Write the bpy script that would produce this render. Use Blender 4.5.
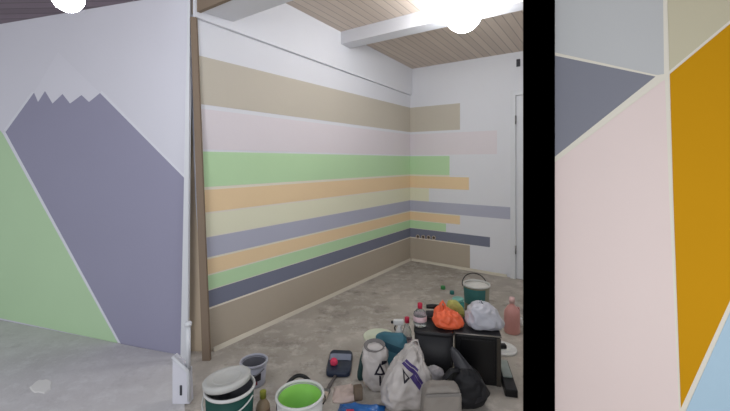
import bpy, bmesh, math, random
from mathutils import Vector, noise, Matrix
from mathutils.bvhtree import BVHTree

for o in list(bpy.data.objects):
    bpy.data.objects.remove(o, do_unlink=True)
S = bpy.context.scene
COL = S.collection
PI = math.pi

# ------------------------------------------------------------------ camera
H, F, CX, HY = 1.4, 369.0, 365.0, 161.0      # eye height, focal length in px, horizon row
cam = bpy.data.cameras.new('camera')
cam.sensor_width = 36
cam.lens = F / 730 * 36
cam.shift_y = -(205.5 - HY) / 730
cam.clip_start = 0.02
co = bpy.data.objects.new('camera', cam)
COL.objects.link(co)
co.location = (0, 0, H)
co.rotation_euler = (PI / 2, 0, 0)
S.camera = co

# ------------------------------------------------------------------ light
S.view_settings.view_transform = 'Standard'
S.view_settings.look = 'None'
S.view_settings.gamma = 1
S.view_settings.use_curve_mapping = False
S.view_settings.exposure = 0.0
w = bpy.data.worlds.new('world')
S.world = w
w.use_nodes = True
w.node_tree.nodes['Background'].inputs[0].default_value = (0.86, 0.9, 1.0, 1)
w.node_tree.nodes['Background'].inputs[1].default_value = 0.50
LAMP_ROOM = 42.0        # radiance of the room's globe
LAMP_HALL = 105.0        # radiance of the globe by the mountain wall
def area(name, loc, rot, sx, sy, energy, col):
    l = bpy.data.lights.new(name, 'AREA')
    l.shape = 'RECTANGLE'; l.size = sx; l.size_y = sy; l.energy = energy; l.color = col
    o = bpy.data.objects.new(name, l); COL.objects.link(o)
    o.location = loc; o.rotation_euler = rot
    return o
# added fill light behind the camera, not a window of the place
area('back_fill_light', (-0.9, -2.6, 1.9), (math.radians(88), 0, math.radians(-12)), 2.2, 1.6, 60, (0.98, 0.985, 1.0))
# unseen fill light at far left, added to brighten the mountain wall
area('left_fill_light', (-4.0, -0.4, 1.7), (math.radians(90), 0, math.radians(-5)), 1.4, 1.5, 17, (0.97, 0.98, 1.0))
# low fill light right of the camera, added to brighten the lower pastel wall
area('low_fill_light', (2.2, -0.4, 0.55), (math.radians(88), 0, math.radians(8)), 1.2, 0.8, 20, (0.98, 0.98, 1.0))

# ------------------------------------------------------------------ materials
def lin(c):
    c /= 255.0
    return c / 12.92 if c <= 0.04045 else ((c + 0.055) / 1.055) ** 2.4
def rgb(r, g, b, k=1.0):
    return tuple(min(0.95, lin(x) * k) for x in (r, g, b)) + (1,)
MC = {}
def mat(name, c, rough=0.6, spec=0.3, metal=0.0, var=0.06, scale=8.0, bump=0.0, trans=0.0, emit=None, bscale=60, ior=1.45):
    if name in MC: return MC[name]
    m = bpy.data.materials.new(name); m.use_nodes = True
    nt = m.node_tree; p = nt.nodes['Principled BSDF']
    p.inputs['Roughness'].default_value = rough
    p.inputs['Specular IOR Level'].default_value = spec
    p.inputs['Metallic'].default_value = metal
    p.inputs['Transmission Weight'].default_value = trans
    p.inputs['IOR'].default_value = ior
    col = rgb(*c) if len(c) == 3 else c
    tc = nt.nodes.new('ShaderNodeTexCoord')
    if var:
        n = nt.nodes.new('ShaderNodeTexNoise'); n.inputs['Scale'].default_value = scale; n.inputs['Detail'].default_value = 4
        r = nt.nodes.new('ShaderNodeMix'); r.data_type = 'RGBA'
        r.inputs[6].default_value = tuple(x * (1 - var) for x in col[:3]) + (1,)
        r.inputs[7].default_value = tuple(min(1, x * (1 + var)) for x in col[:3]) + (1,)
        nt.links.new(tc.outputs['Object'], n.inputs['Vector'])
        nt.links.new(n.outputs['Fac'], r.inputs[0])
        nt.links.new(r.outputs[2], p.inputs['Base Color'])
    else:
        p.inputs['Base Color'].default_value = col
    if bump:
        n2 = nt.nodes.new('ShaderNodeTexNoise'); n2.inputs['Scale'].default_value = bscale; n2.inputs['Detail'].default_value = 5
        b = nt.nodes.new('ShaderNodeBump'); b.inputs['Strength'].default_value = bump; b.inputs['Distance'].default_value = 0.01
        nt.links.new(tc.outputs['Object'], n2.inputs['Vector'])
        nt.links.new(n2.outputs['Fac'], b.inputs['Height'])
        nt.links.new(b.outputs['Normal'], p.inputs['Normal'])
    if emit:
        p.inputs['Emission Color'].default_value = emit[0]
        p.inputs['Emission Strength'].default_value = emit[1]
    MC[name] = m
    return m
def wall_paint(name, c): return mat(name, c, 0.75, 0.15, var=0.025, scale=2.2, bump=0.05, bscale=45)

M_WHITE = wall_paint('white wall paint', (221, 222, 227))
M_PINKW = wall_paint('pale pink stripe paint', (221, 214, 218))
M_TAN = wall_paint('tan paint', (195, 188, 174))
M_TAN2 = wall_paint('dark tan paint', (177, 166, 150))
M_GREEN = wall_paint('sage green paint', (187, 219, 175))
M_ORANGE = wall_paint('apricot paint', (231, 205, 165))
M_CREAM = wall_paint('cream paint', (225, 224, 199))
M_BLUEG = wall_paint('blue grey paint', (177, 179, 195))
M_NAVY = wall_paint('slate navy paint', (121, 125, 142))
M_LINE = wall_paint('cream tape line paint', (226, 220, 205))
M_MOUNT = wall_paint('mountain purple paint', (156, 155, 176))
M_MGREEN = wall_paint('meadow green paint', (189, 218, 178))
M_SNOW = wall_paint('snow white paint', (228, 229, 236))
M_MWALL = wall_paint('grey white wall paint', (221, 221, 229))
R_GREY = wall_paint('light grey paint', (194, 196, 196))
R_SLATE = wall_paint('slate grey paint', (134, 136, 146))
R_PINK = wall_paint('blush pink paint', (231, 215, 210))
R_CREAM = wall_paint('vanilla paint', (201, 195, 169))
R_MUST = wall_paint('mustard paint', (202, 147, 14))
R_BLUE = wall_paint('light blue paint', (176, 204, 221))
R_LINE = wall_paint('ivory line paint', (228, 223, 209))
M_BLACK = mat('matte black', (0.0, 0.0, 0.0, 1), 1.0, 0.0, var=0)
M_BROWN = wall_paint('brown wood and edge shade', (134, 118, 102))
M_BEIGE = wall_paint('beige door jamb', (190, 174, 152))
M_DOOR = mat('white door lacquer', (216, 218, 222), 0.4, 0.4, var=0.02)
M_BASE = wall_paint('plaster seam', (204, 197, 181))

def wood(name, c1, c2, rot, step):
    m = bpy.data.materials.new(name); m.use_nodes = True
    nt = m.node_tree; p = nt.nodes['Principled BSDF']; L = nt.links.new
    tc = nt.nodes.new('ShaderNodeTexCoord')
    mp = nt.nodes.new('ShaderNodeMapping'); mp.inputs['Rotation'].default_value = (0, 0, rot)
    L(tc.outputs['Object'], mp.inputs['Vector'])
    sx = nt.nodes.new('ShaderNodeSeparateXYZ'); L(mp.outputs[0], sx.inputs[0])
    d = nt.nodes.new('ShaderNodeMath'); d.operation = 'DIVIDE'; d.inputs[1].default_value = step; L(sx.outputs['X'], d.inputs[0])
    fr = nt.nodes.new('ShaderNodeMath'); fr.operation = 'FRACT'; L(d.outputs[0], fr.inputs[0])
    fl = nt.nodes.new('ShaderNodeMath'); fl.operation = 'FLOOR'; L(d.outputs[0], fl.inputs[0])
    wn = nt.nodes.new('ShaderNodeTexWhiteNoise'); wn.noise_dimensions = '1D'; L(fl.outputs[0], wn.inputs['W'])
    mp2 = nt.nodes.new('ShaderNodeMapping'); mp2.inputs['Scale'].default_value = (30, 2.0, 30); L(mp.outputs[0], mp2.inputs['Vector'])
    n = nt.nodes.new('ShaderNodeTexNoise'); n.inputs['Scale'].default_value = 1.5; n.inputs['Detail'].default_value = 5; L(mp2.outputs[0], n.inputs['Vector'])
    ad = nt.nodes.new('ShaderNodeMath'); ad.operation = 'MULTIPLY_ADD'; ad.inputs[1].default_value = 0.6; L(wn.outputs['Value'], ad.inputs[0])
    mu = nt.nodes.new('ShaderNodeMath'); mu.operation = 'MULTIPLY'; mu.inputs[1].default_value = 0.4; L(n.outputs['Fac'], mu.inputs[0])
    L(mu.outputs[0], ad.inputs[2])
    mx = nt.nodes.new('ShaderNodeMix'); mx.data_type = 'RGBA'
    mx.inputs[6].default_value = c1; mx.inputs[7].default_value = c2; L(ad.outputs[0], mx.inputs[0])
    lt = nt.nodes.new('ShaderNodeMath'); lt.operation = 'LESS_THAN'; lt.inputs[1].default_value = 0.09; L(fr.outputs[0], lt.inputs[0])
    m2 = nt.nodes.new('ShaderNodeMix'); m2.data_type = 'RGBA'; m2.inputs[7].default_value = tuple(x * 0.62 for x in c1[:3]) + (1,)
    L(lt.outputs[0], m2.inputs[0]); L(mx.outputs[2], m2.inputs[6]); L(m2.outputs[2], p.inputs['Base Color'])
    p.inputs['Roughness'].default_value = 0.6
    return m
YAW = math.atan2(0.705, 1.0)
M_PLANK = wood('ceiling planks', rgb(196, 181, 168), rgb(214, 200, 186), YAW, 0.085)
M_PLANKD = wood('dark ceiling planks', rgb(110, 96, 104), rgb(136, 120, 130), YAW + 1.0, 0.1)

def concrete(name, c0, c1, c2, c3):
    m = bpy.data.materials.new(name); m.use_nodes = True
    nt = m.node_tree; p = nt.nodes['Principled BSDF']; L = nt.links.new
    tc = nt.nodes.new('ShaderNodeTexCoord')
    def nz(s, det, rough=0.6):
        n = nt.nodes.new('ShaderNodeTexNoise'); n.inputs['Scale'].default_value = s; n.inputs['Detail'].default_value = det
        n.inputs['Roughness'].default_value = rough; L(tc.outputs['Object'], n.inputs['Vector']); return n
    def ramp(src, a, b):
        r = nt.nodes.new('ShaderNodeMapRange'); r.inputs[1].default_value = a; r.inputs[2].default_value = b; L(src, r.inputs[0]); return r.outputs[0]
    def mix(f, a, b):
        x = nt.nodes.new('ShaderNodeMix'); x.data_type = 'RGBA'; L(f, x.inputs[0])
        for i, v in ((6, a), (7, b)):
            if isinstance(v, tuple): x.inputs[i].default_value = v
            else: L(v, x.inputs[i])
        return x.outputs[2]
    a = mix(ramp(nz(1.6, 6).outputs['Fac'], 0.36, 0.64), c0, c1)
    b = mix(ramp(nz(7, 8, 0.72).outputs['Fac'], 0.50, 0.70), a, c2)       # plaster dust
    c = mix(ramp(nz(4, 7, 0.75).outputs['Fac'], 0.54, 0.74), b, c3)      # grime
    L(c, p.inputs['Base Color']); p.inputs['Roughness'].default_value = 0.8; p.inputs['Specular IOR Level'].default_value = 0.2
    bp = nt.nodes.new('ShaderNodeBump'); bp.inputs['Strength'].default_value = 0.25; bp.inputs['Distance'].default_value = 0.01
    L(nz(40, 6).outputs['Fac'], bp.inputs['Height']); L(bp.outputs[0], p.inputs['Normal'])
    return m
M_FLOOR = concrete('concrete floor', rgb(158, 151, 142), rgb(180, 173, 164), rgb(200, 194, 186), rgb(118, 112, 104))
M_SCREED = concrete('pale screed', rgb(196, 193, 193), rgb(212, 210, 210), rgb(216, 215, 215), rgb(184, 181, 181))

# ------------------------------------------------------------------ mesh helpers
class MB:
    def __init__(s): s.bm = bmesh.new(); s.mi = 0; s.mats = []
    def use(s, m):
        if m not in s.mats: s.mats.append(m)
        s.mi = s.mats.index(m); return s
    def face(s, vs):
        f = s.bm.faces.new([s.bm.verts.new(v) for v in vs]); f.material_index = s.mi; return f
    def hexa(s, b, t):
        """prism between two equal rings of points"""
        n = len(b)
        vb = [s.bm.verts.new(v) for v in b]; vt = [s.bm.verts.new(v) for v in t]
        fs = [s.bm.faces.new(vb[::-1]), s.bm.faces.new(vt)]
        for i in range(n):
            fs.append(s.bm.faces.new((vb[i], vb[(i + 1) % n], vt[(i + 1) % n], vt[i])))
        for f in fs: f.material_index = s.mi
        return s
    def box(s, x0, x1, y0, y1, z0, z1):
        return s.hexa([(x0, y0, z0), (x1, y0, z0), (x1, y1, z0), (x0, y1, z0)], [(x0, y0, z1), (x1, y0, z1), (x1, y1, z1), (x0, y1, z1)])
    def rbox(s, x0, x1, y0, y1, z0, z1, r=0.01, seg=3):
        b = bmesh.new()
        bmesh.ops.create_cube(b, size=1)
        for v in b.verts:
            v.co = Vector(((x0 + x1) / 2 + v.co.x * (x1 - x0), (y0 + y1) / 2 + v.co.y * (y1 - y0), (z0 + z1) / 2 + v.co.z * (z1 - z0)))
        bmesh.ops.bevel(b, geom=b.edges[:], offset=r, segments=seg, profile=0.5, affect='EDGES')
        s.merge(b); return s
    def merge(s, b):
        mp = {v: s.bm.verts.new(v.co) for v in b.verts}
        for f in b.faces:
            try: g = s.bm.faces.new([mp[v] for v in f.verts]); g.material_index = s.mi; g.smooth = f.smooth
            except ValueError: pass
        b.free()
    def lathe(s, prof, n=40, close=False, sx=1.0, sy=1.0, c=(0, 0, 0)):
        rings = []
        for r, z in prof:
            if r < 1e-6: rings.append([s.bm.verts.new((c[0], c[1], c[2] + z))])
            else: rings.append([s.bm.verts.new((c[0] + sx * r * math.cos(2 * PI * i / n), c[1] + sy * r * math.sin(2 * PI * i / n), c[2] + z)) for i in range(n)])
        pairs = list(zip(rings, rings[1:]))
        if close: pairs.append((rings[-1], rings[0]))
        for a, b in pairs:
            for i in range(n):
                j = (i + 1) % n
                if len(a) == 1 and len(b) == 1: continue
                if len(a) == 1: vs = (a[0], b[j], b[i])
                elif len(b) == 1: vs = (a[i], a[j], b[0])
                else: vs = (a[i], a[j], b[j], b[i])
                f = s.bm.faces.new(vs); f.material_index = s.mi; f.smooth = True
        return s
    def tube(s, path, r, n=8, flat=1.0, cap=True):
        path = [Vector(p) for p in path]
        rs = r if isinstance(r, (list, tuple)) else [r] * len(path)
        prev = None; rings = []
        for i, p in enumerate(path):
            t = (path[min(i + 1, len(path) - 1)] - path[max(i - 1, 0)]).normalized()
            if prev is None: u = t.cross(Vector((0, 0, 1)) if abs(t.z) < 0.9 else Vector((1, 0, 0))).normalized()
            else: u = (prev - t * prev.dot(t)).normalized()
            prev = u; v = t.cross(u)
            rings.append([s.bm.verts.new(p + u * rs[i] * math.cos(2 * PI * k / n) + v * rs[i] * flat * math.sin(2 * PI * k / n)) for k in range(n)])
        for a, b in zip(rings, rings[1:]):
            for k in range(n):
                f = s.bm.faces.new((a[k], a[(k + 1) % n], b[(k + 1) % n], b[k])); f.smooth = True; f.material_index = s.mi
        if cap:
            for q in (rings[0][::-1], rings[-1]):
                f = s.bm.faces.new(q); f.material_index = s.mi
        return s
    def build(s, name, m=None, parent=None, smooth=False):
        bmesh.ops.recalc_face_normals(s.bm, faces=s.bm.faces[:])
        me = bpy.data.meshes.new(name); s.bm.to_mesh(me); s.bm.free()
        for x in (s.mats if s.mats else [m]): me.materials.append(x)
        if smooth:
            for q in me.polygons: q.use_smooth = True
        o = bpy.data.objects.new(name, me); COL.objects.link(o)
        if parent: o.parent = parent
        return o
def struct(o, label=None, cat=None):
    o['kind'] = 'structure'
    if label: o['label'] = label
    if cat: o['category'] = cat
    return o
def tag(o, label, cat, group=None):
    o['label'] = label; o['category'] = cat
    if group: o['group'] = group
    return o
def thing(name, label, cat, loc, rz=0.0, group=None):
    o = bpy.data.objects.new(name, None); COL.objects.link(o)
    o.location = loc; o.rotation_euler = (0, 0, rz); o.empty_display_size = 0.05
    return tag(o, label, cat, group)
def at(px, Y, z=0.0): return Vector(((px - CX) / F * Y, Y, z))
def gy(py, z=0.0): return (H - z) * F / (py - HY)       # depth of a point at height z seen on row py

# ------------------------------------------------------------------ room frame: u along the back wall, t from the back corner towards the near end of the striped wall
C0 = Vector((0.64, 5.22, 0))
G = Vector((-0.705, -1.0, 0)).normalized()
E = Vector((1.0, -0.705, 0)).normalized()
def R(u, t, z): return C0 + E * u + G * t + Vector((0, 0, z))
def t_at(px):      # where the sight line through column px meets the striped wall
    k = (px - CX) / F; Yt = (0.64 - 0.705 * 5.22) / (k - 0.705); return (5.22 - Yt) * math.sqrt(1 + 0.705 ** 2)
def u_at(px):      # ... and the back wall
    k = (px - CX) / F; x = (k * 5.22 - 0.64) / (1 + 0.705 * k); return x * math.sqrt(1 + 0.705 ** 2)
CEIL = lambda t: H + 1.30 + 0.041 * t

# floor, ceilings
b = MB(); b.box(-5.5, 5.5, -3.5, 7.0, -0.08, 0.0)
struct(b.build('floor', M_FLOOR), 'bare dusty concrete floor', 'floor')
b = MB()
sp_ = [(-5.4, 3.93, 0), (-1.30, 2.64, 0), (-0.90, 1.85, 0), (-0.2, 0.4, 0), (-5.4, 0.4, 0)]
b.hexa([(x, y, .0) for x, y, z in sp_], [(x, y, .004) for x, y, z in sp_])
struct(b.build('floor', M_SCREED), 'paler screed floor before the mountain wall', 'floor')
b = MB()
tt = (-0.1, 2.72)
b.hexa([R(-0.1, tt[0], CEIL(tt[0])), R(5.5, tt[0], CEIL(tt[0])), R(5.5, tt[1], CEIL(tt[1])), R(-0.1, tt[1], CEIL(tt[1]))],
       [R(-0.1, tt[0], CEIL(tt[0]) + .06), R(5.5, tt[0], CEIL(tt[0]) + .06), R(5.5, tt[1], CEIL(tt[1]) + .06), R(-0.1, tt[1], CEIL(tt[1]) + .06)])
struct(b.build('ceiling', M_PLANK), 'pale wooden plank ceiling of the striped room', 'ceiling')

# striped wall and back wall, each with its painted stripes
T_LO, T_HI = t_at(209), t_at(195.5)
T_END = T_LO
TE = lambda z: T_LO + (T_HI - T_LO) * z / 2.4      # the near edge leans: z above the floor
b = MB()
b.hexa([R(0, -0.1, 0), R(0, TE(0), 0), R(-0.1, TE(0), 0), R(-0.1, -0.1, 0)], [R(0, -0.1, CEIL(0) + .03), R(0, TE(2.8), CEIL(3.2) + .03), R(-0.1, TE(2.8), CEIL(3.2) + .03), R(-0.1, -0.1, CEIL(0) + .03)])
wall_striped = struct(b.build('wall_back_left', M_WHITE), 'long wall painted with horizontal stripes', 'wall')
b = MB()
b.hexa([R(0, 0, 0), R(3.2, 0, 0), R(3.2, -0.1, 0), R(0, -0.1, 0)], [R(0, 0, CEIL(0) + .03), R(3.2, 0, CEIL(0) + .03), R(3.2, -0.1, CEIL(0) + .03), R(0, -0.1, CEIL(0) + .03)])
wall_back = struct(b.build('wall_back', M_WHITE), 'white back wall where the stripes end at different lengths', 'wall')
STRIPES = [('tan', 0.752, 0.408, M_TAN, 460), ('pale pink', 0.375, 0.085, M_PINKW, 497), ('sage green', 0.068, -0.188, M_GREEN, 449.5),
           ('apricot', -0.210, -0.372, M_ORANGE, 469), ('cream', -0.386, -0.548, M_CREAM, 429), ('blue grey', -0.556, -0.702, M_BLUEG, 517),
           ('narrow apricot', -0.716, -0.826, M_ORANGE, 460), ('narrow green', -0.836, -0.940, M_GREEN, 446), ('navy', -0.946, -1.070, M_NAVY, 490), ('dark tan', -1.084, -1.4, M_TAN2, 470)]
bs, bb = MB(), MB()
for nm, z1, z0, m, px in STRIPES:
    bs.use(m).hexa([R(0.0, 0.0, H + z0), R(0.0025, 0.0025, H + z0), R(0.0025, TE(H + z0), H + z0), R(0.0, TE(H + z0), H + z0)],
                   [R(0.0, 0.0, H + z1), R(0.0025, 0.0025, H + z1), R(0.0025, TE(H + z1), H + z1), R(0.0, TE(H + z1), H + z1)])
    u1 = u_at(px)
    bb.use(m).hexa([R(0, 0, H + z0), R(0.0025, 0.0025, H + z0), R(u1, 0.0025, H + z0), R(u1, 0.0, H + z0)],
                   [R(0, 0, H + z1), R(0.0025, 0.0025, H + z1), R(u1, 0.0025, H + z1), R(u1, 0.0, H + z1)])
# cream tape lines between stripes
for (a, c) in zip(STRIPES[2:], STRIPES[3:]):
    z1, z0 = a[2], c[1]
    bs.use(M_LINE).hexa([R(0, 0, H + z0), R(0.0015, 0.0015, H + z0), R(0.0015, TE(H + z0), H + z0), R(0, TE(H + z0), H + z0)],
                        [R(0, 0, H + z1), R(0.0015, 0.0015, H + z1), R(0.0015, TE(H + z1), H + z1), R(0, TE(H + z1), H + z1)])
    u1 = u_at(min(a[4], c[4]))
    bb.use(M_LINE).hexa([R(0, 0, H + z0), R(0.0015, 0.0015, H + z0), R(u1, 0.0015, H + z0), R(u1, 0.0, H + z0)],
                        [R(0, 0, H + z1), R(0.0015, 0.0015, H + z1), R(u1, 0.0015, H + z1), R(u1, 0.0, H + z1)])
bs.build('painted_stripes', None, wall_striped)
bb.build('painted_stripes', None, wall_back)

# plaster seams along the floor
b = MB(); b.hexa([R(0.004, 0.0, 0), R(0.026, 0.026, 0), R(0.026, T_END - .03, 0), R(0.004, T_END - .03, 0)], [R(0.004, 0.0, .028), R(0.012, 0.012, .024), R(0.012, T_END - .03, .024), R(0.004, T_END - .03, .028)])
struct(b.build('baseboard_left', M_BASE), 'pale plaster seam along the striped wall', 'baseboard')
b = MB(); b.hexa([R(0.03, 0.004, 0), R(0.03, 0.026, 0), R(u_at(507), 0.026, 0), R(u_at(507), 0.004, 0)], [R(0.03, 0.004, .028), R(0.03, 0.012, .024), R(u_at(507), 0.012, .024), R(u_at(507), 0.004, .028)])
struct(b.build('baseboard_back', M_BASE), 'pale plaster seam along the back wall', 'baseboard')

# white beams
b = MB(); b.hexa([R(0.034, 1.45, H + 1.225), R(4.6, 1.45, H + 1.225), R(4.6, 1.60, H + 1.235), R(0.034, 1.60, H + 1.235)], [R(0.034, 1.45, CEIL(1.45) - .001), R(4.6, 1.45, CEIL(1.45) - .001), R(4.6, 1.60, CEIL(1.6) - .001), R(0.034, 1.60, CEIL(1.6) - .001)])
struct(b.build('ceiling_beam', M_WHITE), 'white beam crossing the plank ceiling beside the lamp', 'beam')
b = MB(); b.hexa([R(0.034, 2.91, H + 1.065), R(1.6, 2.91, H + 1.065), R(1.6, 3.171, H + 1.055), R(0.034, 3.171, H + 1.055)], [R(0.034, 2.91, CEIL(2.7) + .02), R(1.6, 2.91, CEIL(2.7) + .02), R(1.6, 3.171, CEIL(2.7) + .02), R(0.034, 3.171, CEIL(2.7) + .02)])
struct(b.build('ceiling_beam', M_WHITE), 'white beam at the top left, above the near end of the striped wall', 'beam')
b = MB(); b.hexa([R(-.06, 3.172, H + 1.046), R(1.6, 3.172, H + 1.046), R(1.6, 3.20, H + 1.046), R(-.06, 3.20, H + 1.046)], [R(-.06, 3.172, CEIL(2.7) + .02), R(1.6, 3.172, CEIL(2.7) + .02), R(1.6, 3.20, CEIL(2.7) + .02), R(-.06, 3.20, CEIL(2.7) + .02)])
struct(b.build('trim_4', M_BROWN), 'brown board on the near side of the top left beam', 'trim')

# mountain wall: a leaning-edged partition whose mural lies in its own plane
PN = Vector((-1.35, 2.663, 0)); PD = Vector((-1.0, 0.3147, 0)).normalized()
NRM = Vector((-0.3147, -1.0, 0)).normalized()
def MW(px, py, off=0.0):
    d = Vector(((px - CX) / F, 1.0, -(py - HY) / F)); o = Vector((0, 0, H)) - (PN + NRM * off)
    s = -(o.dot(NRM)) / d.dot(NRM); return Vector((0, 0, H)) + d * s
def slab(poly, pix, front, back):
    return [pix(x, y, front) for x, y in poly], [pix(x, y, back) for x, y in poly]
b = MB()
top_l, top_r = MW(-60, 30), MW(191, 0)
BR = MW(179, 355); BR = Vector((BR.x, BR.y, 0)); LB = PN + PD * 3.4
edge = lambda z: BR + (top_r - BR) * (z / top_r.z)
f = [LB, BR, edge(2.75), Vector((LB.x, LB.y, 2.75))]
b.hexa(f, [v - NRM * 0.04 for v in f])
wall_left = struct(b.build('wall_left', M_MWALL), 'wall painted with a mountain mural', 'wall')
ZIG = [(34, 92.5), (38, 102), (45, 91), (52.5, 103.5), (62.5, 94), (70, 103.5), (81.5, 95), (89, 102), (100, 93)]
b = MB()
def mural(poly, m, off):
    f, k = slab(poly, MW, off, 0.0); b.use(m).hexa(k, f)
mural([(-90, 21.5), (3, 134), (118, 343.2), (-90, 299)], M_MGREEN, .0014)
mural([(5.5, 132)] + ZIG + [(187.3, 181), (182.7, 320), (181, 355), (121, 344.0)], M_MOUNT, .0014)
mural([(58, 52)] + [(100, 93)] + ZIG[::-1][1:], wall_paint('snow cap paint', (224, 224, 232)), .0012)
mural([(2.2, 133.5), (5.5, 130.5), (121.3, 343.8), (118, 343.0)], M_SNOW, .0008)
mural([(100, 93), (101.5, 90.5), (187.5, 178), (187.4, 181.5)], M_SNOW, .0008)
mural([(5.5, 132), (3.5, 130.5), (32, 91.5), (34, 92.5)], M_SNOW, .0008)
mo = b.build('mountain_mural', None, wall_left)
# white corner post with a lever plate at the end of the partition
b = MB()
def lean(px0, px1, y, Y): return at(px0, Y, H - (y - HY) / F * Y), at(px1, Y, H - (y - HY) / F * Y)
def post(b, tb0, tb1, bt0, bt1, Y, dY, ztop):
    yb = HY + H * F / Y; yt = HY - (ztop - H) * F / Y
    e = lambda p_top, p_bot, y, ytop=0.0, ybot=355.0: p_top + (p_bot - p_top) * (y - ytop) / (ybot - ytop)
    q = []
    for y in (yb, yt):
        q.append([at(e(tb0, bt0, y), Y, H - (y - HY) / F * Y), at(e(tb1, bt1, y), Y, H - (y - HY) / F * Y)])
    lo = [q[0][0], q[0][1], q[0][1] + Vector((0, dY, 0)), q[0][0] + Vector((0, dY, 0))]
    hi = [q[1][0], q[1][1], q[1][1] + Vector((0, dY, 0)), q[1][0] + Vector((0, dY, 0))]
    b.hexa(lo, hi)
post(b, 187.6, 190, 180.5, 187.5, 2.595, .025, 2.74)
struct(b.build('trim_1', M_DOOR), 'white post closing the end of the mountain wall', 'trim')
b = MB(); post(b, 183, 197, 174, 208, 2.715, .02, 2.72)
struct(b.build('trim_2', M_BEIGE), 'beige jamb between the mountain wall and the striped wall', 'trim')
b = MB(); post(b, 189.6, 195.2, 202, 209.6, 2.585, .025, 2.41)  # shade along the wall's edge is put into this strip's brown
struct(b.build('trim_3', M_BROWN), 'brown edge strip with painted-in shade at the near end of the striped wall', 'trim')
# dark ceiling over the mountain wall
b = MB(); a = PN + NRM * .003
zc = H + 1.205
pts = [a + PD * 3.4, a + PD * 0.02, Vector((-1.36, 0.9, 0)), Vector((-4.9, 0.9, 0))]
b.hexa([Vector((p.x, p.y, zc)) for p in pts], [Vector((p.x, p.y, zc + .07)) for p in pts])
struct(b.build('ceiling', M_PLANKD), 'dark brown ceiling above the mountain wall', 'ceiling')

# right wall with the geometric mural
RY = 1.9
def RW(px, py, off=0.0): return Vector(((px - CX) / F * (RY - off), RY - off, H - (py - HY) / F * (RY - off)))
b = MB(); b.box(0.9, 2.3, RY, RY + .1, 0, 2.6)
wall_right = struct(b.build('wall_right', R_LINE), 'wall painted with geometric pastel shapes', 'wall')
b = MB()
def rm(poly, m, off=.0014):
    b.use(m).hexa([RW(x, y, 0) for x, y in poly], [RW(x, y, off) for x, y in poly])
rm([(541, -70), (662.3, -70), (664, 74), (657, 75), (541, 49.3)], R_GREY)
rm([(541, 52.7), (655.5, 76.5), (541, 167.7)], R_SLATE)
rm([(541, 173), (662.5, 81), (665, 80), (669.5, 205), (679.3, 411), (680.3, 431), (541, 431)], R_PINK)
rm([(665.6, -70), (808, -70), (808, -44.7), (669.5, 70.8)], R_CREAM)
rm([(669.8, 74), (808, -41), (808, 130), (681, 408), (673.6, 205)], R_MUST)
rm([(808, 138), (808, 431), (677, 431)], R_BLUE)
b.build('geometric_mural', None, wall_right)

# black pillar between the room and the pastel wall
b = MB(); b.box((523 - CX) / F * 1.89, (555 - CX) / F * 1.72, 1.72, 1.89, 0, 2.62)
struct(b.build('pillar', M_BLACK), 'matte black pillar between the striped room and the pastel wall', 'pillar')

# door in the back wall
ud = u_at(511); ue = u_at(560)
b = MB()
zt = H + (161 - 91) / F * 4.42
def rb(b, u0, u1, t0, t1, z0, z1): return b.hexa([R(u0, t0, z0), R(u1, t0, z0), R(u1, t1, z0), R(u0, t1, z0)], [R(u0, t0, z1), R(u1, t0, z1), R(u1, t1, z1), R(u0, t1, z1)])
droot = thing('door_1', 'white door with white casing at the right end of the back wall', 'door', (0, 0, 0)); droot['kind'] = 'structure'
rb(b, ud, ud + .06, .004, .035, 0, zt); rb(b, ud + .06, ue, .004, .035, zt - .06, zt); rb(b, ue, ue + .06, .004, .035, 0, zt)
b.build('door_frame', M_DOOR, droot)
b = MB(); rb(b, ud + .065, ue - .005, .004, .02, .005, zt - .065)
for z0, z1 in ((.2, .95), (1.1, zt - .2)): rb(b, ud + .16, ue - .1, .0205, .026, z0, z1)
b.build('door_panel', M_DOOR, droot)
for z in (.35, zt - .35):
    b = MB(); b.tube([R(ud + .062, .04, z - .05), R(ud + .062, .04, z + .05)], .009)
    b.build('hinge', mat('steel', (150, 150, 152), .35, .5, .8), droot)
# small dark wall fixture above the door
un = u_at(518.5); Yn = R(un, 0, 0).y; zn = H + (161 - 63) / F * Yn
f = thing('wall_bracket', 'small dark bracket high on the back wall above the door', 'bracket', R(un, .003, zn), -math.atan(.705))
b = MB(); b.rbox(-.022, .022, -.012, 0, -.045, .045, .006); b.build('plate', mat('dark plastic', (66, 66, 72), .5), f)
b = MB(); b.tube([(0, -.012, .015), (0, -.03, .012), (0, -.034, -.02)], .009); b.build('hook', MC['dark plastic'], f)
# coat hook / closer strip at the door's right
b = MB()

# upper part of the striped wall stands a little proud: its lower edge draws the dark line
b = MB()
zp = lambda t: H + .925 + .026 * t
b.hexa([R(.001, .001, zp(0)), R(.032, .001, zp(0)), R(.032, TE(2.4) + .02, zp(3.2)), R(.001, TE(2.4) + .02, zp(3.2))],
       [R(.001, .001, CEIL(0) - .001), R(.032, .001, CEIL(0) - .001), R(.032, TE(2.4) + .02, CEIL(3.2) - .001), R(.001, TE(2.4) + .02, CEIL(3.2) - .001)])
b.build('wall_ledge', M_WHITE, wall_striped)

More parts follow.
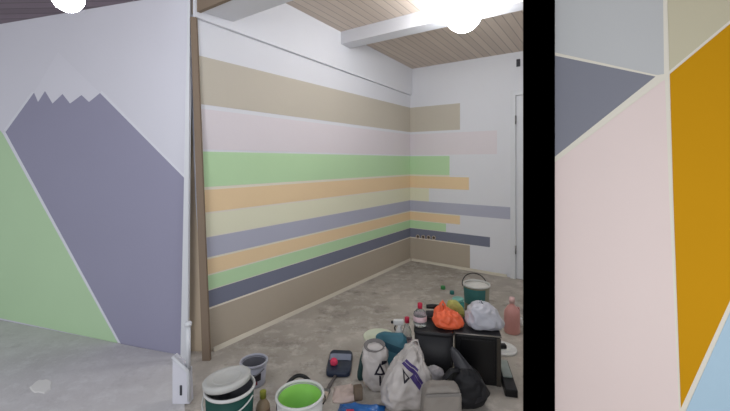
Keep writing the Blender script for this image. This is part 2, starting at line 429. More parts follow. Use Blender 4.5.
# lamps
def globe_lamp(name, label, c, r, ztop, strength, rod=True):
    t = thing(name, label, 'lamp', c)
    b = MB(); b.lathe([(r * math.sin(PI * i / 20) if 0 < i < 20 else 0, r * math.cos(PI * i / 20)) for i in range(21)], 36)
    b.build('glass_globe', mat(name + ' glow', (255, 255, 255), .4, var=0, emit=((.95, .97, 1.0, 1), strength)), t)
    b = MB(); hh = ztop - c[2]
    b.lathe([(0, hh), (.055, hh), (.055, hh - .02), (.03, hh - .03), (.03, r * .9), (0, r * .9)], 24)
    b.build('ceiling_mount', M_DOOR, t)
    return t
pl = R(1.62, 1.83, 0)
pl = at(463, 2.98, 0)
globe_lamp('globe_lamp', 'bright round lamp on the plank ceiling beside the white beam', (pl.x, pl.y, H + (161 - 14) / F * pl.y), .145, CEIL((Vector((pl.x, pl.y, 0)) - C0).dot(G)), LAMP_ROOM)
pl = at(68, 1.5, 0); hz = H + 163 / F * pl.y
pt = thing('pendant_lamp', 'bright bare bulb hanging before the mountain wall at the top left', 'lamp', (pl.x, pl.y, hz))
b = MB(); r_ = .055
b.lathe([(r_ * math.sin(PI * i / 16) if 0 < i < 16 else 0, r_ * math.cos(PI * i / 16)) for i in range(17)], 28)
b.build('bulb', mat('bulb glow', (255, 255, 255), .4, var=0, emit=((.94, .95, 1.0, 1), LAMP_HALL)), pt)
b = MB(); b.lathe([(0, .05), (.02, .05), (.024, .06), (.022, .11), (.006, .125), (0, .125)], 16); b.build('lamp_socket', M_DOOR, pt)
b = MB(); b.tube([(0, 0, .12), (0, 0, zc - hz)], .004, 6); b.build('cord', M_DOOR, pt)

# socket boxes on the back wall
for i, px in enumerate((418, 423.4, 428.8, 434)):
    u = u_at(px); p = R(u, .003, 0); Yp = p.y
    o = thing('wall_socket', ['round socket box nearest the corner, below the navy stripe', 'second round socket box from the corner, below the navy stripe',
              'third round socket box from the corner, below the navy stripe', 'round socket box farthest from the corner, below the navy stripe'][i], 'socket',
              (p.x, p.y, H - (236.5 + i * .4 - 161) / F * Yp), -math.atan(.705), 'row of socket boxes on the back wall')
    b = MB(); b.lathe([(.019, 0), (.028, 0), (.028, .010), (.025, .012), (.019, .006)], 20, True)
    r = b.build('socket_ring', mat('socket plastic', (188, 174, 160), .5), o); r.rotation_euler = (PI / 2, 0, 0)
    b = MB(); b.lathe([(0, .002), (.0185, .002), (.0185, .004), (0, .004)], 20)
    r = b.build('socket_cup', mat('socket cup', (96, 84, 74), .7), o); r.rotation_euler = (PI / 2, 0, 0)

# white latch block at the foot of the post
lb = thing('latch_plate', 'white plinth with a dark latch slot at the foot of the mountain wall', 'plinth', at(181.5, 2.12, .0045))
Yl = 2.12; sc = Yl / F
b = MB()
zt1 = H - (358 - HY) * sc; zt2 = H - (372 - HY) * sc
b.hexa([(-9 * sc, 0, 0), (8 * sc, 0, 0), (8 * sc, .05, 0), (-9 * sc, .05, 0)], [(-9 * sc, 0, zt1), (6.5 * sc, 0, zt2), (6.5 * sc, .05, zt2), (-9 * sc, .05, zt1)])
b.build('plinth_block', M_MWALL, lb)
b = MB(); b.tube([(-9 * sc, .0, zt1 + .004), (6.2 * sc, -.004, zt2 + .004), (7 * sc, -.004, zt2 - .02), (8 * sc, -.004, .02)], .010, 10)
b.build('edge_bead', M_DOOR, lb)
b = MB(); b.rbox(-1.6 * sc, 0.6 * sc, -.004, .002, H - (396 - HY) * sc, H - (386 - HY) * sc, .002, 2)
b.build('latch_slot', mat('dark plastic', (66, 66, 72), .5), lb)
b = MB(); b.tube([(5.2 * sc, .02, zt2 - .005), (5.0 * sc, .02, H - (327 - HY) * sc)], .013, 12)
b.lathe([(0, 0), (.02, 0), (.02, .018), (.013, .024), (0, .024)], 14, c=(5.0 * sc, .02, H - (328 - HY) * sc))
b.build('upright_pipe', M_DOOR, lb)

# ------------------------------------------------------------------ things on the floor
M_PAIL = mat('white pail plastic', (205, 205, 202), .4, .4, var=.05, scale=20)
M_GREYPL = mat('grey pail plastic', (150, 150, 155), .5, .4, var=.08, scale=20)
M_DGREY = mat('dark grey plastic', (44, 44, 47), .5, .4, var=.1, scale=14)
M_BLK = mat('black plastic', (18, 18, 20), .42, .4, var=.15, scale=12)
M_TEAL = mat('teal label', (62, 114, 112), .5, .3, var=.15, scale=10)
M_DTEAL = mat('dark green label', (30, 74, 66), .5, .3, var=.2, scale=10)
M_WIRE = mat('wire', (120, 120, 122), .35, .5, .7)
M_LGREEN = mat('light green wall paint residue', (140, 205, 90), .45, .4, var=.08, scale=7)
M_DARKIN = mat('dried grey residue', (92, 92, 98), .7, .2, var=.2, scale=18)
M_RED = mat('red plastic', (190, 40, 70), .4, .4)
M_WPL = mat('white plastic', (222, 222, 220), .4, .4)

def pail(root, r0, r1, h, body, inside, fill, fillm, n=48, label=None, bail=None, rimm=None):
    """bucket: tapered shell, rolled rim, contents, optional label band and wire bail"""
    b = MB(); b.lathe([(0, 0), (r0, 0), (r0 + .003, .004), (r1, h - .012), (r1 - .004, h - .012), (r0 - .002, .006), (0, .006)], n)
    b.build('body', body, root)
    b = MB(); b.lathe([(r1 - .005, h - .016), (r1 + .004, h - .016), (r1 + .008, h - .010), (r1 + .007, h - .002), (r1 + .002, h), (r1 - .004, h - .002)], n, True)
    b.build('rim', rimm or body, root)
    rf = r0 + (r1 - r0) * fill / h - .006
    b = MB(); b.lathe([(0, fill), (rf, fill), (rf + (r1 - r0) * (h - .02 - fill) / h, h - .018), (rf + (r1 - r0) * (h - .02 - fill) / h - .0015, h - .018), (rf - .002, fill + .002), (rf * .8, fill + .003), (0, fill + .003)], n)
    b.build('paint_residue', fillm, root)
    if label:
        lm, z0, z1, a0, a1 = label
        b = MB(); K = 24
        for i in range(K):
            q = []
            for a in (a0 + (a1 - a0) * i / K, a0 + (a1 - a0) * (i + 1) / K):
                for z in (z0, z1):
                    r = r0 + .0038 + (r1 - r0) * z / h; q.append((r * math.cos(a), r * math.sin(a), z))
            b.face((q[0], q[2], q[3], q[1]))
        b.build('label_band', lm, root)
    if bail:
        bm_, ang, drop = bail          # ang: direction the bail falls to, drop: how far below the rim it hangs
        b = MB(); rr = r1 + .011; K = 20; pts = []
        for i in range(K + 1):
            a = PI * i / K; x, y = rr * math.cos(a), (rr + .004) * math.sin(a)
            z = h - .03 - drop * math.sin(a)
            pts.append((x * math.cos(ang) - y * math.sin(ang), x * math.sin(ang) + y * math.cos(ang), z))
        b.tube(pts, .0035, 8)
        b.build('handle', bm_, root)

# 1 teal bucket with its lid askew
Y1 = 1.81
bk = thing('paint_bucket', 'dark green bucket with a white rim, under a tilted grey lid', 'bucket', at(230, Y1), .3)
pail(bk, .098, .113, .30, M_DTEAL, M_PAIL, .12, M_DARKIN, bail=(M_PAIL, 2.6, .05), rimm=M_PAIL)
ld = thing('bucket_lid', 'light grey lid lying tilted on the dark green bucket', 'lid', at(227, Y1 - .004, .336))
b = MB(); b.lathe([(0, 0), (.085, 0), (.09, .004), (.104, .004), (.106, -.016), (.111, -.016), (.111, .006), (.106, .010), (.088, .010), (.083, .006), (0, .006)], 48)
b.build('lid_disc', mat('grey lid plastic', (188, 188, 184), .5, .4, var=.06, scale=16), ld)
b = MB(); b.lathe([(.060, .0062), (.064, .0085), (.068, .0062)], 40); b.build('lid_ridge', MC['grey lid plastic'], ld)
ld.rotation_euler = (math.radians(-3), math.radians(-7), 0)
# 2 grey bucket
bk = thing('paint_bucket', 'small light grey bucket, dark inside, standing behind the lidded bucket', 'bucket', at(254, 2.33), .2)
pail(bk, .066, .079, .145, mat('bluish pail', (176, 177, 188), .45, .4, var=.06), M_GREYPL, .05, M_DARKIN, label=(mat('dark print', (52, 48, 54), .5, var=.3, scale=25), .045, .09, -2.3, -.9), bail=(M_WIRE, 2.4, .04))
b = MB()
for i in range(12):
    q = []
    for a in (-2.2 + 1.0 * i / 12, -2.2 + 1.0 * (i + 1) / 12):
        for z in (.022, .045): q.append(((.0702 + .013 * z / .145) * math.cos(a), (.0702 + .013 * z / .145) * math.sin(a), z))
    b.face((q[0], q[2], q[3], q[1]))
b.build('label_strip', mat('maroon print', (120, 50, 60), .5), bk)
# 3 bucket with green paint
bk = thing('paint_bucket', 'bucket coated inside with bright green paint, white rim', 'bucket', at(300, 1.83), -.4)
pail(bk, .099, .113, .25, M_PAIL, M_PAIL, .085, M_LGREEN, bail=(M_BLK, .1, .02))
b = MB(); b.lathe([(.045, .0885), (.043, .0895), (.02, .0902), (0, .0904)], 28, sx=1.25, sy=.8, c=(.02, -.048, 0)); b.build('light_puddle', mat('pale green light pool', (196, 226, 160), .3, .5), bk)  # paler disc paints in the pool of light at the bucket's bottom
b = MB(); K = 16      # bail grip resting at the back of the rim
b.tube([(.131 * math.cos(a), .131 * math.sin(a), .262 - .03 * abs(a - 2.2) ** 2 / .2) for a in [1.75 + .9 * i / K for i in range(K + 1)]], .010, 10)
b.build('grip', M_BLK, bk)
b = MB()
for z0, z1 in ((.03, .2),):
    for i in range(16):
        q = []
        for a in (2.4 + 1.5 * i / 16, 2.4 + 1.5 * (i + 1) / 16):
            for z in (z0, z1): q.append(((.1035 + .014 * z / .25) * math.cos(a), (.1035 + .014 * z / .25) * math.sin(a), z))
        b.face((q[0], q[2], q[3], q[1]))
b.build('label_band', mat('mauve print', (112, 100, 118), .5, var=.2), bk)
# 4 small bottle
def bottle(name, label, cat, loc, r, h, neck, capm, bodym, caph=.025, sq=1.0, rz=0, extra=None, group=None):
    t = thing(name, label, cat, loc, rz, group)
    b = MB(); hb = h - caph
    b.lathe([(0, 0), (r * .92, 0), (r, .006), (r, hb * .62), (r * .93, hb * .72), (r * .6, hb * .86), (neck, hb * .93), (neck, hb), (0, hb)], 28, sy=sq)
    b.build('bottle_body', bodym, t)
    b = MB(); b.lathe([(0, hb - .004), (neck + .004, hb - .004), (neck + .004, h - .003), (neck + .001, h), (0, h)], 20)
    b.build('cap', capm, t)
    return t
t = bottle('glue_bottle', 'small beige bottle with a yellow green cap between two buckets', 'bottle', at(263, 1.97), .036, .175, .013,
       mat('olive cap', (150, 152, 62), .5), mat('beige bottle plastic', (158, 138, 112), .45, .4), .034)
b = MB(); b.lathe([(.0364, .03), (.0368, .031), (.0368, .085), (.0364, .086)], 28, True); b.build('label_wrap', mat('brown label', (126, 104, 84), .6), t)

# soft things: crumpled bags
def crumple(v, seed, amp, sc):
    q = v * sc + Vector((seed * 3.1, seed * 1.7, seed * .9))
    n = noise.noise(q) * .6 + (1 - abs(noise.noise(q * 2.1)) * 2) * .35 + noise.noise(q * 4.3) * .2
    return amp * n
def bag_bm(w, d, h, seed, amp=.02, taper=.35, sub=5, power=.55, lean=(0, 0), tuck=1.0, sc=9):
    bm = bmesh.new(); bmesh.ops.create_icosphere(bm, subdivisions=sub, radius=1)
    for v in bm.verts:
        c = v.co.copy()
        sg = lambda x: math.copysign(abs(x) ** power, x)
        z = (sg(c.z) + 1) / 2
        k = 1 - taper * (z ** 1.5) * tuck
        p = Vector((sg(c.x) * w / 2 * k, sg(c.y) * d / 2 * (1 - .55 * taper * z), z * h))
        p += c.normalized() * crumple(p, seed, amp * (.35 + .65 * min(1, z * 3)), sc)
        p.x += lean[0] * z ** 1.3; p.y += lean[1] * z ** 1.3
        p.z = max(p.z, 0)
        v.co = p
    for f in bm.faces: f.smooth = True
    return bm
def decal(bm_src, polys, y0=-1.0, off=.0025, step=.006):
    """mark printed on a bag's front: flat polygons in (x, z), laid on the surface along +y"""
    tree = BVHTree.FromBMesh(bm_src)
    out = bmesh.new()
    for poly in polys:
        bm = bmesh.new(); f = bm.faces.new([bm.verts.new((x, 0, z)) for x, z in poly])
        bmesh.ops.triangulate(bm, faces=bm.faces[:])
        for _ in range(3): bmesh.ops.subdivide_edges(bm, edges=bm.edges[:], cuts=1, use_grid_fill=True)
        for v in bm.verts:
            hit = tree.ray_cast(Vector((v.co.x, y0, v.co.z)), Vector((0, 1, 0)))
            if hit[0] is not None: v.co = hit[0] + Vector((0, -off, 0))
        mp = {v: out.verts.new(v.co) for v in bm.verts}
        for q in bm.faces: out.faces.new([mp[v] for v in q.verts]).smooth = True
        bm.free()
    return out
def ring(cx, cz, poly_out, k):
    """outline of a polygon as quads"""
    q = []; n = len(poly_out)
    inn = [(cx + (x - cx) * k, cz + (z - cz) * k) for x, z in poly_out]
    for i in range(n): q.append([poly_out[i], poly_out[(i + 1) % n], inn[(i + 1) % n], inn[i]])
    return q
def from_bm(bm, name, m, parent):
    b = MB(); b.use(m); b.merge(bm); return b.build(name, None, parent)
M_BAGW = mat('white carrier bag film', (182, 176, 172), .4, .45, var=.06, scale=14)
M_BAGC = mat('cloudy carrier bag film', (182, 183, 192), .35, .5, var=.08, scale=18)
M_BAGG = mat('grey bag film', (132, 126, 119), .55, .3, var=.1, scale=14)
M_ORBAG = mat('orange bag film', (232, 104, 66), .4, .45, var=.1, scale=20)
M_PURPLE = mat('purple print', (66, 52, 104), .5)
M_PBLK = mat('black print', (34, 32, 42), .5)

# 11 large white shopping bag, slouching
ba = thing('shopping_bag', 'large white shopping bag with purple print, slouching before the black crate', 'bag', at(405, 2.1), .0)
bm = bag_bm(.32, .165, .335, 3, .036, .74, 5, .66, lean=(.045, .03), sc=11)
d1 = decal(bm, [[(-.023, .2695), (-.009, .281), (.063, .222), (.0495, .2035)], [(-.007, .2825), (.0055, .2915), (.0715, .2365), (.065, .227)],
                [(.020, .199), (.047, .212), (.086, .155), (.0715, .138)], [(.048, .213), (.0625, .221), (.0955, .170), (.086, .158)]])
d2 = decal(bm, ring(.0, .202, [(-.018, .244), (-.012, .166), (.022, .192)], .5))
from_bm(d1, 'printed_letters', M_PURPLE, ba); from_bm(d2, 'printed_triangle', M_PBLK, ba)
from_bm(bm, 'bag_body', M_BAGW, ba)
for k, (dx, dy) in enumerate(((0, -.03), (.015, .04))):
    b = MB(); b.tube([(-.02 + dx, dy, .28), (.005 + dx, dy, .325), (.04 + dx, dy, .362), (.062 + dx, dy, .360), (.072 + dx, dy, .325), (.075 + dx, dy, .27)], .012, 8, .3)
    b.build('handle', M_BAGW, ba, True)
# 11b smaller white bag behind-left with black triangle
ba = thing('shopping_bag', 'narrow white carrier bag with a black triangle mark, left of the purple printed bag', 'bag', at(378, 2.27), .0)
bm = bag_bm(.165, .12, .275, 8, .028, .12, 5, .62, lean=(-.028, .0), sc=12)
d2 = decal(bm, ring(.009, .147, [(-.026, .124), (.042, .124), (.010, .196)], .5) + [[(.016, .182), (.05, .172), (.056, .192), (.022, .204)], [(.004, .122), (.016, .122), (.018, .055), (.006, .055)]])
from_bm(d2, 'printed_mark', M_PBLK, ba)
from_bm(bm, 'bag_body', M_BAGW, ba)
b = MB(); b.lathe([(0, -.02), (.03, -.018), (.046, 0), (.05, .004), (.053, 0), (.05, -.012), (.03, -.03), (0, -.032)], 28, sx=1.25, sy=.8)
o = b.build('opening', mat('bag lining', (118, 114, 112), .6, .2, var=.12, scale=20), ba); o.location = (-.022, -.026, .281); o.rotation_euler = (math.radians(34), 0, math.radians(6))
b = MB(); b.tube([(-.07, 0, .23), (-.082, 0, .28), (-.07, .0, .30), (-.045, 0, .25)], .008, 8, .35); b.build('handle', M_BAGW, ba, True)
# lower white fold bag with floral print (between shopping bag and black bag)
ba = thing('plastic_bag', 'crumpled pale bag with grey speckles below the black crate', 'bag', at(434, 2.245), .0)
bm = bag_bm(.15, .10, .15, 12, .02, .35, 5, .65)
from_bm(bm, 'bag_body', mat('speckled bag film', (170, 166, 168), .5, .4, var=.4, scale=60), ba)
# 10 teal packet
pk = thing('paper_packet', 'teal folded packet sticking up behind the white carrier bags', 'packet', at(391, 2.44), -.1)
bm = bag_bm(.225, .035, .235, 21, .018, .02, 4, .4, lean=(0, .06), sc=12)
from_bm(bm, 'packet_body', mat('teal packet paper', (62, 108, 122), .5, .3, var=.12, scale=12), pk)
b = MB(); b.use(mat('dark teal print', (34, 72, 88), .5)); b.merge(decal(bag_bm(.225, .035, .235, 21, .018, .02, 4, .4, lean=(0, .06), sc=12), [[(-.10, .16), (.06, .12), (.10, .08), (.105, .13), (.07, .16), (-.095, .205)]])); b.build('printed_band', None, pk)
# 8 dark green wedge packet
pk = thing('paper_packet', 'small dark green pointed packet leaning beside the white carrier bag', 'packet', at(361.5, 2.36), .3)
bm = bag_bm(.062, .03, .165, 31, .006, .9, 4, .5, lean=(.018, .03))
from_bm(bm, 'packet_body', mat('dark green packet', (38, 66, 66), .45, .4, var=.2, scale=20), pk)
# 9 lid on floor behind
def flat_lid(label, loc, r, m, knobm=None, rz=0):
    t = thing('bucket_lid', label, 'lid', loc, rz)
    b = MB(); b.lathe([(0, .012), (r * .8, .012), (r * .84, .017), (r * .97, .017), (r, .012), (r, 0), (r * .97, 0), (r * .95, .008), (0, .006)], 44); b.build('lid_disc', m, t)
    b = MB(); b.lathe([(r * .5, .0122), (r * .53, .0145), (r * .56, .0122)], 40); b.build('lid_ridge', m, t)
    if knobm:
        b = MB(); b.rbox(-.028, .03, -.02, .02, .0125, .04, .006); b.build('dark_lump', knobm, t)
    return t
flat_lid('pale green tinted lid flat on the floor behind the teal packet', at(379, 2.93), .125, mat('pale green lid', (206, 212, 190), .45, .4))
flat_lid('white lid flat on the floor right of the black crate', at(502, 2.74), .105, M_WPL, M_BLK)

# 5 navy packet and pink sponge
pk = thing('paper_packet', 'navy packet with a pale band lying on the bare floor', 'packet', at(340, 2.53), -.02)
b = MB(); bm = bag_bm(.165, .30, .035, 41, .006, .06, 4, .3)
d = None
from_bm(bm, 'packet_body', mat('navy packet', (36, 46, 66), .4, .45, var=.15, scale=16), pk)
tree_src = bag_bm(.165, .30, .035, 41, .006, .06, 4, .3)
tr = BVHTree.FromBMesh(tree_src); b = MB(); nX, nY = 14, 8
g = [[None] * (nY + 1) for _ in range(nX + 1)]
for i in range(nX + 1):
    for j in range(nY + 1):
        x = -.074 + .148 * i / nX; y = -.005 + .085 * j / nY
        hit = tr.ray_cast(Vector((x, y, 1)), Vector((0, 0, -1)))
        g[i][j] = (hit[0] if hit[0] else Vector((x, y, .03))) + Vector((0, 0, .002))
for i in range(nX):
    for j in range(nY): b.face((g[i][j], g[i + 1][j], g[i + 1][j + 1], g[i][j + 1]))
b.build('pale_band', mat('pale blue print', (128, 136, 156), .45, var=.1), pk, True)
tree_src.free()
sp = thing('sponge', 'pink red round sponge resting on the navy packet', 'sponge', at(334, 2.47, .034))
bm = bag_bm(.048, .048, .044, 51, .006, .1, 4, .85, sc=30)
from_bm(bm, 'sponge_body', mat('pink sponge', (216, 70, 100), .8, .1, var=.15, scale=40, bump=.4), sp); sp.children[0].name = 'foam_ball'
# 6 brush and pale rag
br = thing('paint_brush', 'paint brush with a grey handle lying by the green paint bucket', 'brush', at(327.5, 2.24, .002), -.25)
b = MB(); b.tube([(0, -.005, .011), (0, .05, .012), (0, .10, .011), (0, .145, .010)], [.009, .013, .009, .011], 10, .7); b.build('handle', mat('grey handle', (98, 92, 90), .5), br)
b = MB(); b.rbox(-.02, .02, -.032, -.002, .002, .020, .004); b.build('ferrule', M_WIRE, br)
b = MB(); b.hexa([(-.02, -.032, .003), (.02, -.032, .003), (.02, -.032, .019), (-.02, -.032, .019)], [(-.023, -.085, .001), (.023, -.085, .001), (.021, -.085, .012), (-.021, -.085, .012)]); b.build('bristles', mat('pale bristles', (190, 176, 160), .8, .1), br)
def rag(label, loc, w, d, h, seed, m, name='rag', cat='rag', rz=0):
    b = MB(); n = 28; bm = bmesh.new(); g = []
    for layer in (1, 0):
        rows = []
        for i in range(n + 1):
            row = []
            for j in range(n + 1):
                x = (i / n - .5); y = (j / n - .5)
                p = Vector((x * w, y * d, 0)); e = min(1, 4 * min(i, n - i) / n * 2, 4 * min(j, n - j) / n * 2)
                q = p * 14 + Vector((seed, seed * 2, 0))
                z = h * (.45 + .5 * noise.noise(q) + .3 * abs(noise.noise(q * 2.3))) * (.25 + .75 * e)
                p.x += .02 * noise.noise(q * .7 + Vector((9, 0, 0))); p.y += .02 * noise.noise(q * .7 + Vector((0, 9, 0)))
                row.append(bm.verts.new((p.x, p.y, max(.004, z) if layer else max(0, z - .01) * (0 if e < .3 else .4))))
            rows.append(row)
        g.append(rows)
    for L, rows in enumerate(g):
        for i in range(n):
            for j in range(n):
                q = (rows[i][j], rows[i + 1][j], rows[i + 1][j + 1], rows[i][j + 1])
                bm.faces.new(q if L == 0 else q[::-1]).smooth = True
    a, c = g
    rim = [(i, 0) for i in range(n)] + [(n, j) for j in range(n)] + [(i, n) for i in range(n, 0, -1)] + [(0, j) for j in range(n, 0, -1)]
    for k in range(len(rim)):
        (i, j), (p, q) = rim[k], rim[(k + 1) % len(rim)]
        bm.faces.new((a[i][j], a[p][q], c[p][q], c[i][j])).smooth = True
    b.use(m); b.merge(bm); o = b.build(name, None); o.location = loc; o.rotation_euler = (0, 0, rz)
    return tag(o, label, cat)
rag('pale pinkish crumpled rag on the floor in front of the navy packet', at(344, 2.22), .135, .15, .03, 5, mat('pale rag cloth', (196, 178, 170), .8, .1, var=.06), rz=.15)
rag('bright blue plastic sheet lying before the white carrier bag', at(361, 2.03), .26, .17, .05, 15, mat('blue film', (28, 92, 158), .35, .5, var=.1), 'plastic_sheet', 'sheet', -.1)
b = MB(); b.rbox(-.022, .022, -.012, .012, .0, .016, .005); o = b.build('paint_scraper', M_RED); o.location = at(350, 1.99, .040); tag(o, 'small red plastic piece lying on the bright blue sheet', 'scraper')
b = MB(); b.rbox(-.025, .025, -.02, .02, 0, .075, .004, 2); b.rbox(-.02, .02, -.016, .016, .0752, .079, .001, 1)
o = b.build('cardboard_box', mat('brown card', (112, 98, 84), .8, .1, var=.1)); o.location = at(358, 2.17); o.rotation_euler = (0, 0, .2); tag(o, 'little brown cardboard box between the pink rag and the blue sheet', 'box')

# 12 black bin (left) and black crate (right)
tb = thing('plastic_bin', 'dark grey rounded box standing left of the black crate', 'bin', at(434, 2.435), -.2)
b = MB(); n = 56
def rr(wx, wy, z, p=.36):
    return [(wx * math.copysign(abs(math.cos(2 * PI * i / n)) ** p, math.cos(2 * PI * i / n)), wy * math.copysign(abs(math.sin(2 * PI * i / n)) ** p, math.sin(2 * PI * i / n)), z) for i in range(n)]
def ringed(b, prof):
    rings = [[b.bm.verts.new(v) for v in rr(*q)] for q in prof]
    for a, c in zip(rings, rings[1:]):
        for i in range(n): b.bm.faces.new((a[i], a[(i + 1) % n], c[(i + 1) % n], c[i])).smooth = True
    b.bm.faces.new(rings[0][::-1]); b.bm.faces.new(rings[-1])
ringed(b, [(.075, .060, 0), (.100, .085, .012), (.116, .10, .04), (.121, .108, .09), (.124, .114, .295), (.118, .108, .296)])
b.build('bin_body', mat('charcoal bin plastic', (36, 36, 39), .5, .35, var=.12, scale=10), tb)
b = MB(); ringed(b, [(.126, .116, .2965), (.129, .119, .299), (.129, .119, .314), (.124, .114, .319), (.11, .10, .320)])
b.build('bin_lid', mat('charcoal lid plastic', (32, 32, 35), .5, .35, var=.12, scale=10), tb)

cr = thing('storage_crate', 'black crate with a metal edged lid, bags on top, before the pink bottle', 'crate', at(476, 2.425), -.2)
b = MB(); b.rbox(-.135, .135, -.115, .13, 0, .302, .008); b.build('crate_body', M_BLK, cr)
b = MB(); b.rbox(-.14, .14, -.12, .135, .3025, .320, .005); b.build('crate_lid', M_DGREY, cr)
b = MB(); b.tube([(-.138, -.122, .3115), (.138, -.122, .3115), (.142, .134, .3115)], .005, 8); b.build('metal_edge', mat('dull steel', (150, 146, 140), .4, .5, .7), cr)
b = MB()
b.rbox(.112, .138, -.124, -.1155, .005, .300, .003); b.rbox(.112, .138, -.1155, .0, .0, .003, .001)
b.build('corner_post', mat('dark bronze', (64, 60, 54), .4, .5, .3), cr)
b = MB(); b.rbox(-.105, .10, -.1195, -.1155, .03, .28, .002); b.build('front_panel', mat('glossy black panel', (16, 16, 18), .3, .5, var=.15), cr)

# 13 bags on top
TZ = .3215
ob = thing('plastic_bag', 'bright orange crumpled bag on top of the crate and the grey box', 'bag', at(450, 2.40, TZ), .1)
bm = bag_bm(.20, .15, .115, 61, .030, .55, 5, .75, lean=(-.03, .02), sc=13); from_bm(bm, 'bag_body', M_ORBAG, ob)
b = MB(); b.tube([(-.045, .0, .095), (-.06, .01, .145), (-.045, .015, .165), (-.03, .01, .14), (-.035, .0, .095)], [.022, .018, .012, .012, .016], 9, .6); b.build('knotted_handle', M_ORBAG, ob, True)
yb = thing('plastic_bag', 'yellow green patterned bag lying behind the orange bag', 'bag', at(456, 2.54, TZ), .0)
bm = bag_bm(.14, .07, .12, 71, .016, .4, 5, .7, lean=(-.02, 0)); from_bm(bm, 'bag_body', mat('yellow green film', (170, 168, 92), .45, .4, var=.5, scale=26), yb)
gb = thing('plastic_bag', 'cloudy white full bag on the right end of the black crate', 'bag', at(485, 2.385, TZ), -.1)
bm = bag_bm(.25, .17, .148, 81, .026, .42, 5, .72, lean=(-.02, .02), sc=10); from_bm(bm, 'bag_body', M_BAGC, gb)
b = MB(); b.tube([(-.03, 0, .135), (-.035, .01, .162), (-.02, .02, .168), (-.005, .01, .135)], .009, 8, .5); b.build('tied_handle', M_BAGC, gb, True)

# 14 bottles
M_CLEAR = mat('clear bottle plastic', (225, 228, 228), .12, .5, var=0, trans=.88, ior=1.2)
t = bottle('plastic_bottle', 'clear bottle with a pink red cap standing on the dark grey box', 'bottle', at(420, 2.43, TZ), .043, .145, .012, M_RED, M_CLEAR, .03)
b = MB(); b.lathe([(.0432, .03), (.0442, .031), (.0442, .062), (.0432, .063)], 28, True); b.build('label_wrap', mat('pinkish label', (206, 178, 182), .5, var=.25, scale=30), t)
t = bottle('plastic_bottle', 'clear bottle with a red cap standing on the floor left of the grey box', 'bottle', at(407, 2.62), .035, .292, .013, M_RED, M_CLEAR, .034)
b = MB(); b.lathe([(.0355, .07), (.0365, .071), (.0365, .14), (.0355, .141)], 28, True); b.build('label_wrap', mat('pinkish label', (206, 178, 182), .5), t)
sb = thing('spray_bottle', 'white spray bottle with a grey nozzle beside the red capped bottle', 'bottle', at(399.5, 2.69), .0)
b = MB(); b.lathe([(0, 0), (.030, 0), (.032, .005), (.032, .14), (.026, .17), (.013, .19), (.013, .205), (0, .205)], 26); b.build('bottle_body', M_WPL, sb)
b = MB(); b.rbox(-.045, .03, -.014, .014, .2055, .245, .008); b.build('spray_head', M_WPL, sb)
b = MB(); b.tube([(-.046, 0, .226), (-.062, 0, .226)], .010, 12); b.build('nozzle', M_DGREY, sb)
b = MB(); b.tube([(-.028, 0, .206), (-.036, 0, .185), (-.031, 0, .165)], .005, 8); b.build('trigger', M_DGREY, sb)
# roller handle behind the orange bag
t = thing('paint_roller', 'black handled roller lying behind the orange bag on the dark grey box', 'roller', at(433, 2.52, TZ), .0)
b = MB(); b.tube([(-.045, 0, .085), (.0, 0, .086), (.05, 0, .084)], [.013, .017, .014], 12); b.build('handle', M_BLK, t)
b = MB(); b.tube([(.05, 0, .084), (.07, 0, .08), (.07, .03, .03), (.06, .03, .03)], .004, 8); b.build('wire_arm', M_WIRE, t)
b = MB(); b.tube([(.055, .03, .0225), (-.04, .03, .0225)], .022, 16); b.build('roller_sleeve', mat('fuzzy sleeve', (74, 72, 74), .9, .1, bump=.5, bscale=200), t)

# 15 bucket behind
bk = thing('paint_bucket', 'teal labelled bucket with a raised dark bail, behind the heap of bags', 'bucket', at(476.5, 3.47), .2)
pail(bk, .105, .118, .25, mat('olive grey pail', (136, 134, 112), .45, .4, var=.1), M_PAIL, .215, mat('white paint surface', (214, 212, 206), .35, .4), rimm=M_PAIL, label=(M_TEAL, .08, .222, -3.4, -1.35))
b = MB(); K = 18
b.tube([(.125 * math.cos(PI * i / K), .035 + .05 * math.sin(PI * i / K), .225 + .095 * math.sin(PI * i / K)) for i in range(K + 1)], .004, 8); b.build('handle', M_BLK, bk)
# teal jar, brush on it, caps
t = thing('paint_jar', 'teal jar with a white lid beside the teal labelled bucket', 'jar', at(458, 3.3), .3)
b = MB(); b.lathe([(0, 0), (.05, 0), (.054, .006), (.054, .135), (.047, .15), (0, .15)], 28); b.build('jar_body', mat('bright teal plastic', (62, 150, 146), .4, .4, var=.08), t)
b = MB(); b.lathe([(0, .1505), (.05, .1505), (.05, .17), (.046, .174), (0, .174)], 28); b.build('jar_lid', mat('mint lid', (120, 178, 168), .4, .4), t)
def cap(label, loc, r, h, m):
    b = MB(); b.lathe([(0, 0), (r, 0), (r * .97, h * .8), (r * .85, h), (r * .4, h * 1.02), (0, h * 1.04)], 20)
    o = b.build('bottle_cap', m); o.location = loc; return tag(o, label, 'cap', 'caps lying on the far floor')
cap('green cap on the far floor, nearest the room corner', at(443, gy(289)), .026, .035, mat('green cap plastic', (62, 134, 76), .4, .4))
cap('teal cap on the far floor left of the teal jar', at(452, gy(294)), .024, .035, mat('teal cap plastic', (52, 120, 116), .4, .4))
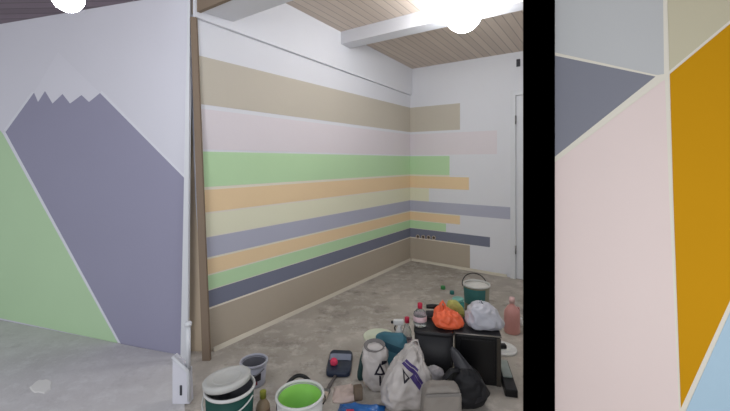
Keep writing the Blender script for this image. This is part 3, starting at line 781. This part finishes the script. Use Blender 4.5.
# 17 pink bottle
t = bottle('detergent_bottle', 'translucent pink bottle standing right of the heap of bags', 'bottle', at(512, 3.02), .062, .285, .018, mat('pale pink cap', (214, 178, 176), .5), mat('pink bottle plastic', (204, 148, 142), .35, .4, var=.08), .04)
b = MB(); b.tube([(.02, 0, .205), (.055, 0, .20), (.058, 0, .155), (.05, 0, .14)], .008, 8); b.build('grip_loop', MC['pink bottle plastic'], t)
b = MB(); b.lathe([(0, 0), (.02, 0), (.021, .03), (.012, .045), (.012, .06), (0, .06)], 16); o = b.build('small_jar', M_WPL); o.location = at(521, 3.15); tag(o, 'tiny white jar on the floor right of the pink bottle', 'jar')
# 21 low case right of the crate
t = thing('tool_case', 'low black case with a pale glassy panel right of the black crate', 'case', at(506.5, 2.35), -.2)
b = MB(); b.rbox(-.036, .036, -.17, .17, 0, .045, .006); b.build('case_body', M_BLK, t)
b = MB(); b.rbox(-.028, .028, -.045, .15, .0455, .056, .003); b.build('pale_panel', mat('pale greenish plastic', (142, 152, 146), .3, .5, var=.25, scale=22), t)
b = MB(); b.rbox(-.015, .015, -.166, -.1605, .015, .035, .002); b.build('clasp', M_DGREY, t)

# 19 black bag with an upright flap, 20 grey bag in front
t = thing('backpack', 'black slumped bag with an upright pointed flap before the black crate', 'bag', at(466, 2.12), 0)
bm = bag_bm(.25, .16, .22, 91, .016, .5, 5, .7, sc=10); from_bm(bm, 'bag_body', mat('black bag fabric', (27, 27, 30), .55, .35, var=.25, scale=20), t)
def loft(path, ws, ds, n=20):
    b = MB(); rings = []
    for i, p in enumerate(path):
        p = Vector(p); q = Vector(path[min(i + 1, len(path) - 1)]) - Vector(path[max(i - 1, 0)]); q.normalize()
        u = Vector((q.z, 0, -q.x)).normalized(); v = q.cross(u)
        rings.append([b.bm.verts.new(p + u * ws[i] * math.cos(2 * PI * k / n) + v * ds[i] * math.sin(2 * PI * k / n)) for k in range(n)])
    for a, c in zip(rings, rings[1:]):
        for k in range(n): b.bm.faces.new((a[k], a[(k + 1) % n], c[(k + 1) % n], c[k])).smooth = True
    b.bm.faces.new(rings[0][::-1]); b.bm.faces.new(rings[-1]); return b
b = loft([(.06, -.03, .06), (.03, -.02, .13), (-.005, 0, .19), (-.035, .01, .24), (-.06, .02, .285), (-.073, .02, .312), (-.077, .02, .322)], [.075, .062, .046, .036, .026, .015, .004], [.05, .042, .026, .018, .013, .010, .003])
b.build('flap', mat('black glossy flap', (48, 48, 52), .35, .5, var=.2), t)
b = MB(); b.tube([(-.05, -.02, .21), (-.09, -.03, .215), (-.125, -.045, .19), (-.15, -.06, .14), (-.175, -.07, .10)], [.02, .02, .018, .014, .010], 10, .5); b.build('strap', MC['black bag fabric'], t)
t = thing('fabric_sack', 'grey sack with a flat folded top before the black slumped bag', 'bag', at(441, 1.93), .06)
bm = bag_bm(.205, .10, .235, 101, .018, .12, 5, .42, sc=8); from_bm(bm, 'sack_body', M_BAGG, t)
b = MB(); b.rbox(-.09, .09, -.056, -.050, .20, .215, .002); b.build('hem', mat('grey hem', (120, 116, 112), .6), t)
# plaster splash on the left floor
b = MB(); rnd = random.Random(4)
p0 = at(42, gy(387)); ring_ = []
for i in range(22):
    a = 2 * PI * i / 22; r = (.05 + .022 * rnd.random()); ring_.append((r * 1.75 * math.cos(a), r * .75 * math.sin(a)))
b.hexa([(x, y, .0045) for x, y in ring_], [(x * .9, y * .9, .008) for x, y in ring_])
o = b.build('plaster_blob', mat('white plaster', (226, 224, 220), .8, .1)); o.location = p0; o.rotation_euler = (0, 0, -.62); tag(o, 'dried white plaster splash on the concrete at lower left', 'plaster')
b = MB()
